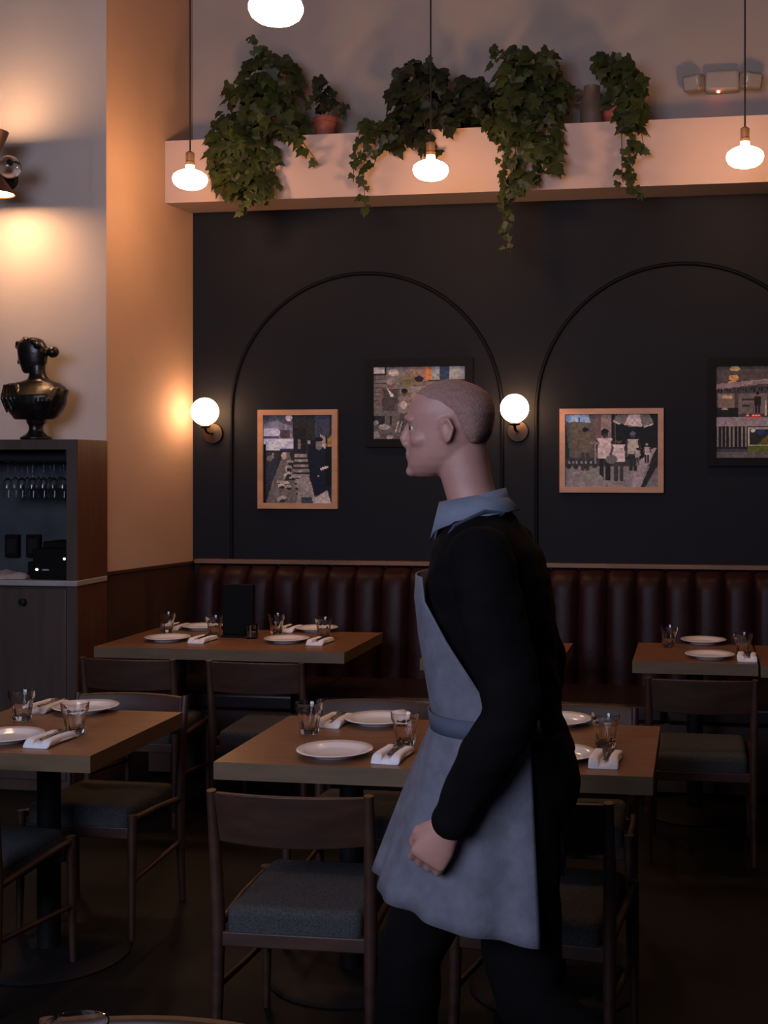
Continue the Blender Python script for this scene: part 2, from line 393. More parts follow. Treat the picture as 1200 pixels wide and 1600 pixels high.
_nt.links.new(_at.outputs['Color'], _nt.nodes['Principled BSDF'].inputs['Base Color']); _nt.nodes['Principled BSDF'].inputs['Roughness'].default_value = .45; _nt.nodes['Principled BSDF'].inputs['Specular IOR Level'].default_value = .15

def picture(label, x0, x1, z0, z1, fw, fmat, P, depth=.03):
    t = thing('framed_photograph', label, 'picture', ((x0+x1)/2, YW, (z0+z1)/2))
    w, h = (x1-x0)/2, (z1-z0)/2
    for n_, (a0, a1, c0, c1) in enumerate(((-w, w, h-fw, h), (-w, w, -h, -h+fw), (-w, -w+fw, -h+fw, h-fw), (w-fw, w, -h+fw, h-fw))):
        pass
    b = MB()
    o_ = [(-w, -h), (w, -h), (w, h), (-w, h)]; i_ = [(-w+fw, -h+fw), (w-fw, -h+fw), (w-fw, h-fw), (-w+fw, h-fw)]
    rs = [[(x, -.001, z) for x, z in o_], [(x, -depth, z) for x, z in o_], [(x, -depth, z) for x, z in i_], [(x, -depth+.014, z) for x, z in i_]]
    b.rings(rs, cap=False); b.build('frame', fmat, t, sharp=30)
    MB().box(-w+.004, w-.004, -depth+.016, -.002, -h+.004, h-.004).build('backing_board', 'plastic', t)
    W_, H_ = P.w, P.h; iw, ih = w-fw+.002, h-fw+.002
    xs = np.linspace(-iw, iw, W_+1); zz = np.linspace(ih, -ih, H_+1)
    vx, vz = np.meshgrid(xs, zz); vs = np.stack([vx.ravel(), np.full(vx.size, -depth+.0145), vz.ravel()], 1)
    fs = [(r*(W_+1)+c, (r+1)*(W_+1)+c, (r+1)*(W_+1)+c+1, r*(W_+1)+c+1) for r in range(H_) for c in range(W_)]
    me = bpy.data.meshes.new('print'); me.from_pydata(vs.tolist(), [], fs); me.update(); me.materials.append(M['print'])
    ca = me.color_attributes.new('print', 'FLOAT_COLOR', 'CORNER')
    cc = np.ones((H_*W_, 4, 4)); cc[:, :, :3] = P.a.reshape(-1, 1, 3); ca.data.foreach_set('color', cc.ravel())
    o = bpy.data.objects.new('print', me); C.objects.link(o); o.parent = t
    return t

g = lambda v, t=(1.08, 1, .96): tuple(v*x for x in t)
# A: crates of goods on a street with a pale car
P = Paint(78, 100, g(.03), 1)
P.rect(0, 0, .42, .2, (.07, .08, .11)); P.rect(.42, 0, 1, .35, g(.03)); P.rect(.75, 0, .95, .25, (.05, .06, .09)); P.ell(.37, .03, .05, .04, (.4, .38, .4))
P.poly([(.0, .10), (.2, .06), (.3, .1), (.42, .12), (.44, .4), (0, .40)], (.16, .17, .24)); P.rect(0, .27, .43, .40, (.38, .42, .55)); P.ell(.1, .2, .15, .055, (.34, .38, .50)); P.rect(0, .245, .22, .265, (.05, .05, .14)); P.rect(.25, .17, .38, .26, (.07, .06, .08)); P.rect(.25, .385, .43, .4, (.05, .05, .1))
P.rect(0, .33, .035, 1, g(.008)); P.rect(.04, .42, .2, .8, (.035, .04, .055)); P.ell(.09, .49, .04, .03, g(.13)); P.ell(.14, .46, .02, .03, g(.2))
P.rect(.45, .15, .62, .42, g(.02)); P.rect(.66, .28, .98, .9, (.012, .015, .028)); P.ell(.66, .31, .02, .02, g(.3)); P.ell(.52, .33, .025, .06, g(.15))
rs_ = np.random.RandomState(4)
for k in range(9):
    y = .44+k*.058; w = .085+.012*k; P.rect(.54-w, y, .54+w, y+.036, g(.15+.05*rs_.rand())); P.rect(.54-w, y+.036, .54+w, y+.046, g(.02)); P.ell(.54+.05*rs_.randn()*.5, y+.02, .03, .015, g(.25))
P.poly([(.3, .42), (.38, .42), (.42, .6), (.5, 1), (.04, 1), (.12, .78), (.2, .62)], g(.12))
for k in range(16):
    y = .5+.5*rs_.rand(); x = .3-.25*(y-.45)+.2*rs_.rand(); P.ell(x, y, .05, .025, g(.22+.1*rs_.rand())); P.ell(x+.01, y+.02, .04, .015, g(.03))
P.ell(.30, .46, .04, .04, g(.3)); P.poly([(.48, .72), (.66, .70), (.72, .84), (.5, .86)], g(.22)); P.rect(.5, .85, .72, .92, g(.2)); P.rect(.5, .93, .74, 1, (.04, .055, .08)); P.poly([(.5, .78), (.53, .78), (.55, 1), (.49, 1)], g(.2)); P.poly([(.66, .8), (.7, .8), (.77, 1), (.72, 1)], g(.25))
P.poly([(.75, .93), (.92, .85), (.98, 1), (.74, 1)], g(.33)); P.ell(.80, .34, .05, .06, g(.16)); P.poly([(.82, .22), (.89, .25), (.92, .40), (.85, .36)], g(.28)); P.ell(.80, .28, .06, .025, g(.015)); P.poly([(.92, .27), (1, .22), (1, .36), (.93, .36)], (.26, .17, .06)); P.rect(.9, .36, 1, .8, g(.006)); P.poly([(.82, .6), (.93, .575), (.935, .595), (.83, .63)], (.55, .45, .42)); P.ell(.79, .69, .015, .015, g(.25))
P.grain(.35)
picture('oak-framed photograph of stacked crates in a street beside a pale car', -2.511, -2.035, 1.385, 1.955, .032, 'frame_oak', P)
# B: seated people beneath coloured panels
P = Paint(104, 84, g(.10), 2)
P.rect(0, .15, .14, .66, g(.13)); [P.rect(0, .17+k*.06, .14, .178+k*.06, g(.05)) for k in range(9)]; P.rect(0, .0, .125, .1, g(.35)); P.rect(.125, 0, .145, .12, g(.02)); P.rect(0, .1, .14, .12, g(.02))
P.rect(.145, 0, .4, .45, g(.16)); P.ell(.22, .08, .06, .05, g(.32)); P.rect(.40, 0, .57, .2, (.22, .15, .12)); P.rect(.57, 0, .63, .2, (.38, .17, .07)); P.rect(.63, 0, .72, .19, (.22, .25, .26)); P.rect(.72, 0, .83, .2, (.035, .055, .10)); P.rect(.83, 0, 1, .18, (.24, .26, .27)); P.rect(.6, .19, 1, .205, g(.03))
P.ell(.38, .2, .1, .09, (.15, .13, .08)); P.rect(.58, .21, 1, 1, g(.13)); P.rect(.0, .68, .2, .8, g(.02))
P.figure(.19, .98, .82, g(.06), g(.10), (.14, .1, .09), g(.2)); P.poly([(.15, .3), (.22, .38), (.22, .42), (.19, .41)], g(.45)); P.figure(.34, .92, .62, g(.16), g(.06), (.10, .08, .07)); P.ell(.33, .53, .04, .05, g(.36))
P.figure(.50, .95, .82, g(.19), g(.10), (.2, .14, .12), g(.015)); P.figure(.77, .98, .78, g(.24), g(.12), (.2, .13, .11), g(.03)); P.figure(.63, .98, .66, g(.11), g(.18), (.2, .13, .11), g(.05)); P.figure(.92, .99, .7, g(.2), g(.08), (.2, .13, .11), g(.05))
for x in (.27, .31, .41, .45): P.poly([(x, .75), (x+.01, .75), (x-.02, .9), (x-.03, .9)], g(.3))
P.rect(0, .9, 1, 1, g(.09)); P.ell(.12, .83, .06, .04, g(.25)); P.ell(.03, .77, .03, .03, g(.22)); P.poly([(0, .9), (.05, .88), (.08, .97), (0, 1)], g(.2)); P.ell(.18, .97, .04, .03, g(.24))
P.grain(.35)
picture('black-framed photograph of seated people behind the walking person, under the left arch', -1.869, -1.248, 1.739, 2.239, .045, 'frame_black', P)
# C: children under a parasol on a pavement
P = Paint(110, 84, g(.05), 3)
P.rect(0, 0, .55, .6, g(.09)); P.rect(.33, 0, .5, .5, (.14, .10, .10)); P.rect(.39, 0, .5, .4, (.22, .17, .17)); P.poly([(0, 0), (.25, 0), (.28, .12), (.1, .1), (0, .14)], (.22, .33, .50)); P.ell(.155, .08, .012, .03, (.05, .07, .25)); P.poly([(0, .14), (.05, .13), (.05, .6), (0, .6)], (.02, .04, .05)); P.rect(.55, 0, 1, .62, g(.012)); P.rect(.5, 0, .54, .5, g(.015))
P.rect(0, .72, 1, 1, (.20, .18, .19)); P.poly([(.95, .46), (.98, .47), (.85, .8), (.81, 1), (.72, 1), (.75, .7)], (.27, .24, .25)); P.poly([(.98, .50), (1, .5), (1, 1), (.81, 1)], g(.025)); P.poly([(.97, .75), (1, .7), (1, 1), (.86, 1)], (.15, .14, .15))
P.poly([(.52, .09), (.57, 0), (.9, 0), (.95, .12), (.85, .17), (.7, .18), (.6, .13)], (.16, .15, .14)); P.poly([(.69, 0), (.8, 0), (.83, .18), (.64, .15)], (.42, .36, .36)); P.poly([(.52, .09), (.6, .13), (.59, .15), (.52, .11)], (.35, .33, .33)); P.poly([(.84, .17), (.95, .13), (.95, .15), (.85, .19)], (.35, .33, .33))
P.poly([(0, .08), (.04, .12), (.18, .14), (.22, .3), (.2, .55), (.05, .55)], (.10, .095, .075))
P.figure(.22, .80, .62, (.11, .10, .075), (.05, .05, .05), (.10, .075, .06)); P.figure(.43, .94, .74, (.42, .36, .37), (.02, .02, .022), (.05, .04, .035)); P.figure(.58, .94, .64, (.45, .39, .40), (.05, .05, .05), (.09, .07, .06)); P.figure(.73, .80, .56, (.34, .32, .29), (.03, .03, .03), (.05, .04, .04), (.10, .12, .16)); P.figure(.88, .68, .28, (.33, .29, .28), (.03, .03, .03), (.08, .07, .06), (.25, .23, .2)); P.figure(.78, .70, .24, (.3, .29, .26), (.1, .1, .1))
P.rect(.322, .42, .337, .82, (.2, .18, .17)); P.rect(.27, .38, .37, .415, (.17, .15, .14)); P.poly([(.2, .86), (.25, .82), (.3, .80), (.38, .83), (.42, .87), (.4, .92), (.22, .91)], (.19, .20, .18)); P.ell(.50, .62, .06, .06, (.13, .13, .13))
for x in (.04, .08, .12, .17, .22, .27, .32): P.ell(x, .68+.04*sin(x*60), .03, .045, g(.035)); P.ell(x+.01, .66, .012, .02, (.2, .2, .23))
P.grain(.3)
picture('oak-framed black and white photograph of children under a parasol', -.758, -.184, 1.483, 1.948, .031, 'frame_oak', P)
# D: evening bar counter with red lights and white picket fence
P = Paint(120, 90, g(.06), 5)
P.rect(0, 0, 1, .22, (.09, .075, .07)); P.ell(.17, .03, .045, .03, (.50, .36, .18)); P.ell(.16, .13, .045, .035, (.42, .27, .14)); P.ell(.15, .18, .04, .015, (.45, .25, .1)); P.poly([(0, .2), (.4, .15), (1, .1), (1, .16), (.4, .2), (0, .26)], (.24, .19, .19))
for k in range(40): P.rect(.02+k*.024, .25-.001*k, .034+k*.024, .28+.02*sin(k*2.1)-.001*k, g(.02))
P.rect(.02, .3, .17, .5, (.18, .14, .11)); P.ell(.1, .34, .05, .02, (.42, .32, .2)); P.rect(.2, .3, .46, .52, (.15, .125, .115)); P.rect(.23, .36, .34, .38, g(.04)); P.rect(.23, .42, .3, .44, g(.04)); P.figure(.37, .56, .28, g(.02), g(.02), arms=False); P.rect(.43, .38, .45, .54, (.4, .34, .3)); P.rect(0, .46, .2, .56, g(.015)); P.ell(.08, .47, .03, .012, g(.25)); P.rect(.5, .26, 1, .56, (.10, .08, .07)); P.rect(.55, .3, .7, .5, (.2, .16, .13)); P.rect(.75, .3, .95, .5, (.17, .14, .1))
P.rect(0, .56, 1, .60, (.24, .20, .21)); P.rect(0, .605, 1, .655, (.26, .22, .23)); P.rect(0, .655, .3, .9, g(.018))
for k in range(8): P.rect(.01+k*.036, .66, .022+k*.036, .88, (.20, .17, .15))
P.rect(.28, .66, 1, .9, g(.03)); P.rect(.285, .67, 1, .685, (.3, .27, .24)); P.rect(.285, .67, .296, .86, (.35, .32, .27)); P.poly([(.36, .86), (.46, .75), (.7, .72), (1, .8), (1, .86)], (.12, .10, .03)); P.ell(.33, .705, .022, .016, (.8, .68, .5)); P.ell(.4, .72, .035, .03, (.03, .05, .16)); P.rect(.285, .855, 1, .87, (.33, .31, .2)); P.rect(.28, .87, 1, .93, (.10, .12, .025)); P.rect(0, .93, 1, 1, (.12, .115, .105))
for x in (.285, .335, .36, .385): P.ell(x, .545, .016, .02, (.9, .08, .06)); P.ell(x, .54, .006, .008, (1, .6, .5))
P.grain(.3)
picture('black-framed evening photograph of a bar counter with red lights, cut by the right edge', .055, .745, 1.630, 2.219, .045, 'frame_black', P)

# ------------------------------------------------------------------ emergency light
p = PY(1128, 132, YW)
el = thing('emergency_light', 'twin-head emergency light with red indicator on the upper wall', 'emergency light', (p.x, YW, p.z))
MB().box(-.092, .092, -.075, -.001, -.055, .06).build('housing', 'white_plastic', el, bevel=.018)
for s_ in (-1, 1):
    b = MB(); b.box(-.050, .050, -.045, .045, -.042, .048)
    o = b.build('lamp_head', 'lens', el, bevel=.016); o.location = (.150*s_, -.075, -.012); o.rotation_euler = (.25, 0, s_*.45)
    q = MB().box(-.038, .038, -.052, -.046, -.032, .036).build('lens', 'white_plastic', o, bevel=.006)
MB().ell((.0-.02, -.062, -.058), (.009, .009, .006), 12, 8).build('indicator', 'led', el)

# ------------------------------------------------------------------ ivy on the ledge
def leaf(mb, c, size, nrm, roll, rg):
    n = nrm.normalized(); a = n.cross(Vector((0, 0, 1)))
    if a.length < .1: a = Vector((1, 0, 0))
    a.normalize(); d = n.cross(a)           # d points downish
    if d.z > 0: d = -d
    q = Matrix.Rotation(roll, 3, n); a = q @ a; d = q @ d
    w = size
    out = [(0, 0), (.28, -.10), (.50, .10), (.36, .28), (.40, .52), (.18, .60), (0, 1.0), (-.18, .60), (-.40, .52), (-.36, .28), (-.50, .10), (-.28, -.10)]
    cup = .12*rg.uniform(-.5, 1.2)
    vs = [c+a*x*w+d*y*w-n*(abs(x)*cup*2+ (y-.4)**2*.12)*w for x, y in out]+[c+d*.35*w]
    fs = [(i, (i+1) % 12, 12) for i in range(12)]
    mb.add(vs, fs)
def ivy(name, label, potpx, pot_r, pot_h, blobs, strands, seed, m='ivy', potm='terracotta', size=.062, py=6.79):
    rg = random.Random(seed)
    base = PY(potpx, 200, py); X = base.x
    t = thing(name, label, 'plant', (X, py, LZ1+.001))
    b = MB(); r, h = pot_r, pot_h
    b.lathe([(.004, 0), (r*.72, 0), (r*.95, h*.78), (r*1.05, h*.78), (r*1.05, h), (r*.93, h), (r*.9, h*.85), (.004, h*.85)], 28)
    b.build('pot', potm, t)
    o0 = Vector((X, py, LZ1)); f = MB(); st = MB()
    for (px, py_, rx, ry, n) in blobs:
        c = PY(px, py_, 6.72); k = 6.9/FPX; RX, RZ = rx*k, ry*k
        for _ in range(int(n*.85)):
            while True:
                u = Vector((rg.uniform(-1, 1), rg.uniform(-1, 1), rg.uniform(-1, 1)))
                if .1 < u.length < 1: break
            u = u.normalized()*(u.length**.45)
            z = c.z+u.z*RZ; x = c.x+u.x*RX
            if z < LZ1+.03: y = LY-.03-abs(u.y)*.09-.012
            else: y = 6.70+u.y*min(.15, max(RX, .08)) - (.03 if z < LZ1+.1 else 0)
            nr = Vector((u.x*.7+rg.uniform(-.5, .5), -1+rg.uniform(-.5, .5), .35+rg.uniform(-.6, .6)))
            x = max(x, sx(min(y, YW))+.05)
            leaf(f, Vector((x, y, z))-o0, size*rg.uniform(.75, 1.6), nr, rg.uniform(-1.1, 1.1), rg)
        st.tube([(0, 0, h*.8), ((c.x-X)*.4, (6.7-py)*.6, max(h*1.3, (c.z-LZ1)*.7)), (c.x-X, 6.68-py, c.z-LZ1)] if c.z > LZ1 else
                [(0, 0, h*.8), ((c.x-X)*.6, -.12, h*1.1), (c.x-X, LY-.04-py, .0), (c.x-X, LY-.05-py, c.z-LZ1)], .003, 6)
    for pts, n, sz in strands:
        P3 = []
        for (px, py_) in pts:
            q = PY(px, py_, LY-.055); P3.append(q)
        seg = len(P3)-1
        path = [(0, 0, h*.8), ((P3[0].x-X)*.5, -.09, h*1.15), (P3[0].x-X, 6.64-py, max(P3[0].z-LZ1, .03))]+[tuple(v-o0) for v in P3[1:]]
        st.tube(path, .0026, 6)
        for i in range(n):
            s_ = (i+.5)/n*seg; a = int(s_); c = P3[a].lerp(P3[min(a+1, seg)], s_-a)
            if c.z > LZ1: c.z += .01
            c = c+Vector((rg.uniform(-1, 1)*.028, rg.uniform(-.045, .01), rg.uniform(-.015, .015)))
            nr = Vector((rg.uniform(-.7, .7), -1, .2+rg.uniform(-.4, .5)))
            leaf(f, c-o0, sz*rg.uniform(.65, 1.2), nr, rg.uniform(-1.0, 1.0), rg)
    f.build('foliage', m, t, smooth=False); st.build('stems', 'stem', t)
    return t
ivy('ivy_plant', 'big mounded ivy spilling over the ledge beside the left pendant', 425, .10, .15,
    [(425, 125, 52, 38, 80), (400, 165, 60, 45, 110), (435, 190, 50, 40, 80), (375, 215, 45, 35, 80), (425, 100, 30, 18, 24), (395, 250, 55, 38, 110), (385, 285, 42, 32, 70), (412, 290, 30, 28, 36)],
    [([(385, 230), (388, 300), (385, 335)], 16, .055), ([(350, 225), (340, 250), (345, 290)], 8, .06), ([(420, 240), (432, 290), (418, 322)], 9, .05),
     ([(455, 205), (475, 225), (497, 255)], 6, .075), ([(410, 110), (402, 80), (394, 62)], 7, .05)], 11, size=.068)
ivy('potted_ivy', 'small ivy in a red clay pot right of the big ivy mound', 508, .068, .125,
    [(502, 128, 14, 10, 10), (508, 155, 20, 20, 24)], [([(520, 165), (535, 170), (542, 190)], 8, .045), ([(495, 150), (480, 175)], 3, .05)], 12, m='ivy_dark', size=.05)
ivy('ivy_plant', 'ivy trailing two loose strands left of the middle pendant', 610, .07, .05,
    [(598, 212, 24, 16, 22), (586, 203, 16, 12, 10)],
    [([(580, 205), (570, 240), (568, 280), (572, 335)], 17, .055), ([(560, 215), (553, 250), (552, 285)], 7, .055), ([(600, 215), (590, 240), (583, 262)], 7, .06)], 13, potm='dark_pot', size=.06)
ivy('ivy_plant', 'dense dark ivy with brownish drooping leaves above the middle pendant', 665, .10, .14,
    [(660, 150, 50, 48, 150), (648, 120, 36, 24, 34), (680, 180, 36, 26, 50), (640, 195, 32, 26, 40), (650, 228, 40, 14, 34), (708, 190, 24, 22, 30)],
    [([(660, 215), (668, 232), (690, 240)], 7, .07), ([(672, 105), (674, 92)], 3, .05)], 14, m='ivy_dark', potm='dark_pot', size=.066)
ivy('ivy_plant', 'low dark ivy bridging the middle ivy and the tallest ivy', 742, .07, .09,
    [(742, 150, 30, 26, 55), (735, 172, 34, 18, 40), (722, 130, 10, 8, 5)], [], 15, m='ivy_dark', potm='dark_pot', size=.06)
ivy('ivy_plant', 'tallest ivy with the longest trail hanging past the ledge onto the navy wall', 830, .11, .16,
    [(830, 120, 50, 38, 110), (820, 165, 52, 34, 110), (800, 110, 32, 32, 34), (865, 150, 26, 30, 36), (800, 200, 36, 22, 60), (845, 210, 34, 36, 60), (832, 255, 22, 34, 30), (860, 250, 14, 14, 8)],
    [([(785, 200), (788, 260), (790, 320), (794, 392)], 46, .05), ([(800, 215), (808, 280), (805, 310)], 22, .062), ([(815, 90), (770, 85), (768, 78)], 6, .05), ([(860, 215), (868, 250), (862, 270)], 8, .075), ([(855, 100), (866, 76)], 3, .055)], 16, size=.066)
ivy('ivy_plant', 'ivy arching from behind the stoneware jug and hanging in one strand', 965, .09, .13,
    [(964, 108, 32, 20, 46), (976, 145, 26, 26, 56), (985, 170, 26, 26, 40), (938, 98, 18, 9, 12), (1003, 130, 12, 14, 8), (990, 200, 20, 14, 18)],
    [([(990, 200), (985, 245), (984, 285), (1008, 310)], 20, .05), ([(996, 215), (1008, 240)], 4, .06), ([(970, 228), (972, 270), (974, 285)], 8, .048)], 17, size=.06)
p = PY(925, 190, 6.80)
jg = thing('stoneware_jug', 'brown stoneware jug with ring handle on the ledge', 'jug', (p.x, 6.80, LZ1+.001))
MB().lathe([(.004, 0), (.05, 0), (.064, .03), (.066, .10), (.055, .17), (.042, .20), (.045, .235), (.038, .235), (.035, .20), (.004, .19)], 32).build('jug_body', 'stoneware', jg)
MB().tube([(-.05+.036*cos(a)-.028, 0, .185+.036*sin(a)) for a in [k*PI/8 for k in range(0, 17)]], .008, 10).build('handle', 'stoneware', jg)

# ------------------------------------------------------------------ left cabinet
cb = thing('service_cabinet', 'wooden service cabinet with open niche and marble counter by the left wall', 'cabinet', (-3.50, 5.96, 0))
def L3(x): return x+3.50
yf, yb = -.16, .158
xr = L3(-3.05); xl = L3(-4.3)
b = MB(); b.box(xr-.055, xr, yf, yb, 0, 1.762)
b.box(xl, xl+.055, yf, yb, 0, 1.762); b.box(xl+.055, xr-.055, yf, yb, 1.712, 1.762); b.box(xl+.055, xr-.055, yf+.02, yb, .0, 1.03)
b.m = 1; b.box(xr+.0002, xr+.004, yf+.004, yb, 0, 1.76)
b.build('carcass', ['cabinet', 'cab_side'], cb)
MB().box(xl+.055, xr-.055, yb-.012, yb, 1.062, 1.712).build('back_panel', 'cab_in', cb)
MB().box(xl+.01, xr+.012, yf-.022, yb-.013, 1.031, 1.058).build('counter', 'marble', cb, bevel=.004)
for i in range(2):
    x1 = xr-.058-.50*i; x0 = x1-.494
    d = MB().box(x0, x1, yf-.001, yf+.018, .06, 1.015).build('door', 'cabinet', cb, bevel=.003)
    kx = L3(-3.331) if i == 0 else x1-.05
    k_ = MB().lathe([(.004, 0), (.008, .0), (.009, .012), (.018, .018), (.018, .026), (.004, .03)], 20).build('knob', 'black', d)
    k_.location = (kx, yf-.0015, .95); k_.rotation_euler = (PI/2, 0, 0)
b = MB()
for i in range(9): b.box(xl+.06, xr-.06, yf+.03+.03*i, yf+.036+.03*i, 1.655, 1.668)
b.box(xl+.06, xl+.08, yf+.03, yf+.29, 1.668, 1.711); b.box(xr-.08, xr-.06, yf+.03, yf+.29, 1.668, 1.711)
b.build('glass_rack', 'black', cb)
# hanging stem glasses
def wine_glass(label, X, Y, grp):
    t = thing('wine_glass', label, 'wine glass', (X, Y, 1.6535), 0, grp)
    prof = [(.004, 0), (.031, -.0005), (.031, -.003), (.006, -.007), (.0035, -.02), (.0035, -.075), (.010, -.083), (.028, -.10), (.036, -.125), (.035, -.155), (.030, -.185),
            (.0288, -.185), (.0338, -.155), (.0348, -.125), (.027, -.102), (.009, -.086), (.003, -.084)]
    MB().lathe([(a*.68, c) for a, c in prof], 24).build('glass_body', 'glass', t, sharp=60)
for row, (yy, nm) in enumerate(((5.88, 'front'), (6.00, 'rear'))):
    for k, px in enumerate((12, 34, 51, 68, 84, 99) if row == 0 else (24, 43, 60, 78, 94)):
        p = PY(px, 760, yy)
        if p.x < -3.15: wine_glass('stem glass hanging upside down in the cabinet niche, %s in the %s row' % (('leftmost', 'second from left', 'third from left', 'third from right', 'second from right', 'rightmost')[k] if row == 0 else ('leftmost', 'second from left', 'middle one', 'second from right', 'rightmost')[k], nm), p.x, yy, 'hanging stem glasses')
p = PY(81, 905, 5.93)
cm = thing('coffee_machine', 'black coffee machine with two small lights in the cabinet niche', 'coffee machine', (-3.205, 5.93, 1.059))
b = MB(); b.box(-.10, .09, -.10, .10, 0, .155); b.box(-.055, .09, -.08, .10, .155, .19); b.box(-.15, -.10, -.06, .08, 0, .085); b.build('machine_body', 'plastic', cm, bevel=.006)
MB().ell((.073, -.101, .105), (.007, .004, .006), 12, 8).build('button', 'led_white', cm)
MB().ell((-.075, -.101, .05), (.008, .004, .006), 12, 8).build('button', 'led_white', cm)
MB().box(-.045, -.01, -.1025, -.1003, .045, .053).build('nameplate', 'marble', cm)
for i, px in enumerate((20, 53)):
    p = PY(px, 853, 6.09)
    t = thing('wall_box', ('left' if i == 0 else 'right')+' of two black wall boxes inside the cabinet niche', 'wall box', (p.x, 6.105, p.z))
    MB().box(-.038, .038, -.03, 0, -.06, .06).build('box_housing', 'plastic', t, bevel=.004)
    MB().box(-.027, .027, -.034, -.0305, -.04, .04).build('cover', 'black', t, bevel=.002)
b = MB(); rg = random.Random(3); N = 18; rs = []
for i in range(N+1):
    u = i/N; x = -.12+.24*u; w = .05+.02*sin(5*u)+.01*rg.random(); h = .012+.03*sin(PI*u)**.5*(.7+.3*rg.random())
    rs.append([(x, w*cos(a), max(0, h*sin(a)*(1+.2*sin(3*a+u*9)))) for a in [2*PI*k/20 for k in range(20)]])
b.rings(rs); o = b.build('folded_towel', 'towel', sharp=80); o.location = (-3.46, 5.86, 1.0595)
tag(o, 'crumpled beige towel on the marble counter', 'towel')

# bust
zb = 1.763
bu = thing('bust', 'glossy dark bust of a woman with a hair bun on the cabinet', 'bust', (PY(57, 683, 5.93).x, 5.93, zb))
K = 6.15/FPX
def BP(px, py): return ((px-57)*K, (683-py)*K)
def slices(mb, lst, n=28, yc=0., e=2.):
    rs = []
    for (y, xl_, xr_, dpt, yo) in lst:
        xa, z = BP(xl_, y); xb, _ = BP(xr_, y); cx, rx = (xa+xb)/2, (xb-xa)/2
        ring = []
        for k in range(n):
            a = 2*PI*k/n; ca, sa = cos(a), sin(a)
            ring.append((cx+rx*copysign(abs(ca)**(2/e), ca), yo+dpt*copysign(abs(sa)**(2/e), sa), z))
        rs.append(ring)
    mb.rings(rs)
b = MB()
slices(b, [(682.5, 31, 81, .075, 0), (679, 31, 81, .075, 0), (674, 40, 72, .05, 0), (668, 45, 67, .036, 0), (660, 45, 67, .036, 0), (656, 42, 71, .045, 0), (650, 41, 72, .05, 0), (645, 40, 74, .05, 0)])
slices(b, [(650, 20, 86, .05, 0), (645, 17, 93, .07, 0), (636, 12, 101, .09, -.01), (625, 8, 107, .10, -.01), (612, 6, 109, .10, -.01), (603, 5, 111, .085, 0), (597, 4, 105, .07, 0), (592, 6, 98, .06, 0), (589, 30, 88, .055, .0), (585, 43, 78, .045, 0), (578, 46, 73, .038, 0), (570, 46, 71, .036, 0), (562, 47, 71, .036, 0)], e=2.3)
slices(b, [(575, 36, 48, .018, 0), (572, 33, 62, .03, 0), (566, 31, 70, .04, 0), (558, 28, 74, .046, 0), (550, 26, 75, .05, 0), (541, 25, 76, .053, 0), (533, 24, 75, .053, 0), (526, 27, 71, .05, 0), (520, 33, 66, .036, 0), (517, 42, 57, .018, 0)])
slices(b, [(560, 24, 34, .010, 0), (557, 23, 34, .011, 0), (550, 25, 34, .008, 0), (545, 26, 34, .006, 0)])   # nose
for (px, py_, r, yy) in ((86, 541, .030, 0), (78, 541, .018, 0), (37, 519, .014, 0), (33, 523, .014, 0), (24, 531, .014, 0), (27, 527, .016, -.01), (44, 523, .015, -.03), (52, 522, .015, -.035), (60, 525, .015, -.04), (66, 531, .015, -.04)):
    x, z = BP(px, py_); b.ell((x, yy, z), (r, r, r), 14, 8)
for i in range(5):   # drapery folds over the chest
    x, z = BP(12+i*5, 594); x2, z2 = BP(22+i*9, 640)
    b.tube([(x, -.055-.004*i, z), ((x+x2)/2-.005, -.10, (z+z2)/2), (x2, -.085, z2)], [.009, .010, .006], 8)
    x, z = BP(104-i*6, 600); x2, z2 = BP(90-i*9, 642); b.tube([(x, -.05, z), ((x+x2)/2+.005, -.10, (z+z2)/2), (x2, -.08, z2)], [.008, .010, .006], 8)
o = b.build('bust_figure', 'bronze', bu); remesh(o, .0045, 3)

# ------------------------------------------------------------------ tables
def table(label, x0, x1, y0, y1, twin=False, group=None, br=.26, by=0.):
    cx, cy = (x0+x1)/2, (y0+y1)/2; w, d = (x1-x0)/2, (y1-y0)/2
    t = thing('dining_table', label, 'table', (cx, cy, 0), 0, group)
    b = MB(); b.box(-w, w, -d, d, .7485, .750); b.m = 1; b.box(-w, w, -d, d, .698, .7485)
    o = b.build('tabletop', ['table', 'table_edge'], t)
    for px_ in ((-w*.5, w*.5) if twin else (0,)):
        MB().tube([(px_, by, .03), (px_, by, .69)], .038, 24).build('pedestal', 'black', t)
        MB().lathe([(.004, 0), (br, 0), (br+.003, .006), (br-.01, .016), (.10, .024), (.05, .032), (.004, .033)], 44, (px_, by, 0)).build('base', 'black', t)
        MB().box(px_-.16, px_+.16, -.16, .16, .69, .6975).build('mounting_plate', 'black', t)
    return t
TL = table('wooden two-seat table at the lower left, cut by the frame', -2.455, -1.810, 3.525, 4.21)
TC = table('wooden table in the centre foreground, left of the walking person', -1.415, -.770, 3.515, 4.215)
TR = table('wooden table joined to the centre one, behind the person on the right', -.766, -.124, 3.535, 4.235)
TBL = table('long wooden table in the back left corner by the banquette', -2.90, -1.642, 5.685, 6.41, True, br=.22, by=-.09)
TM = table('wooden table at the banquette behind the walking person', -1.250, -.61, 5.56, 6.17, br=.25)
TBR = table('wooden table at the banquette on the right', -.290, .265, 5.635, 6.25, br=.24)
TBX = table('wooden table at the banquette cut by the right edge', .275, .90, 5.60, 6.235, br=.24)
TF = table('nearest wooden table below the bottom edge of the view', -1.50, -.80, 1.05, 1.70)

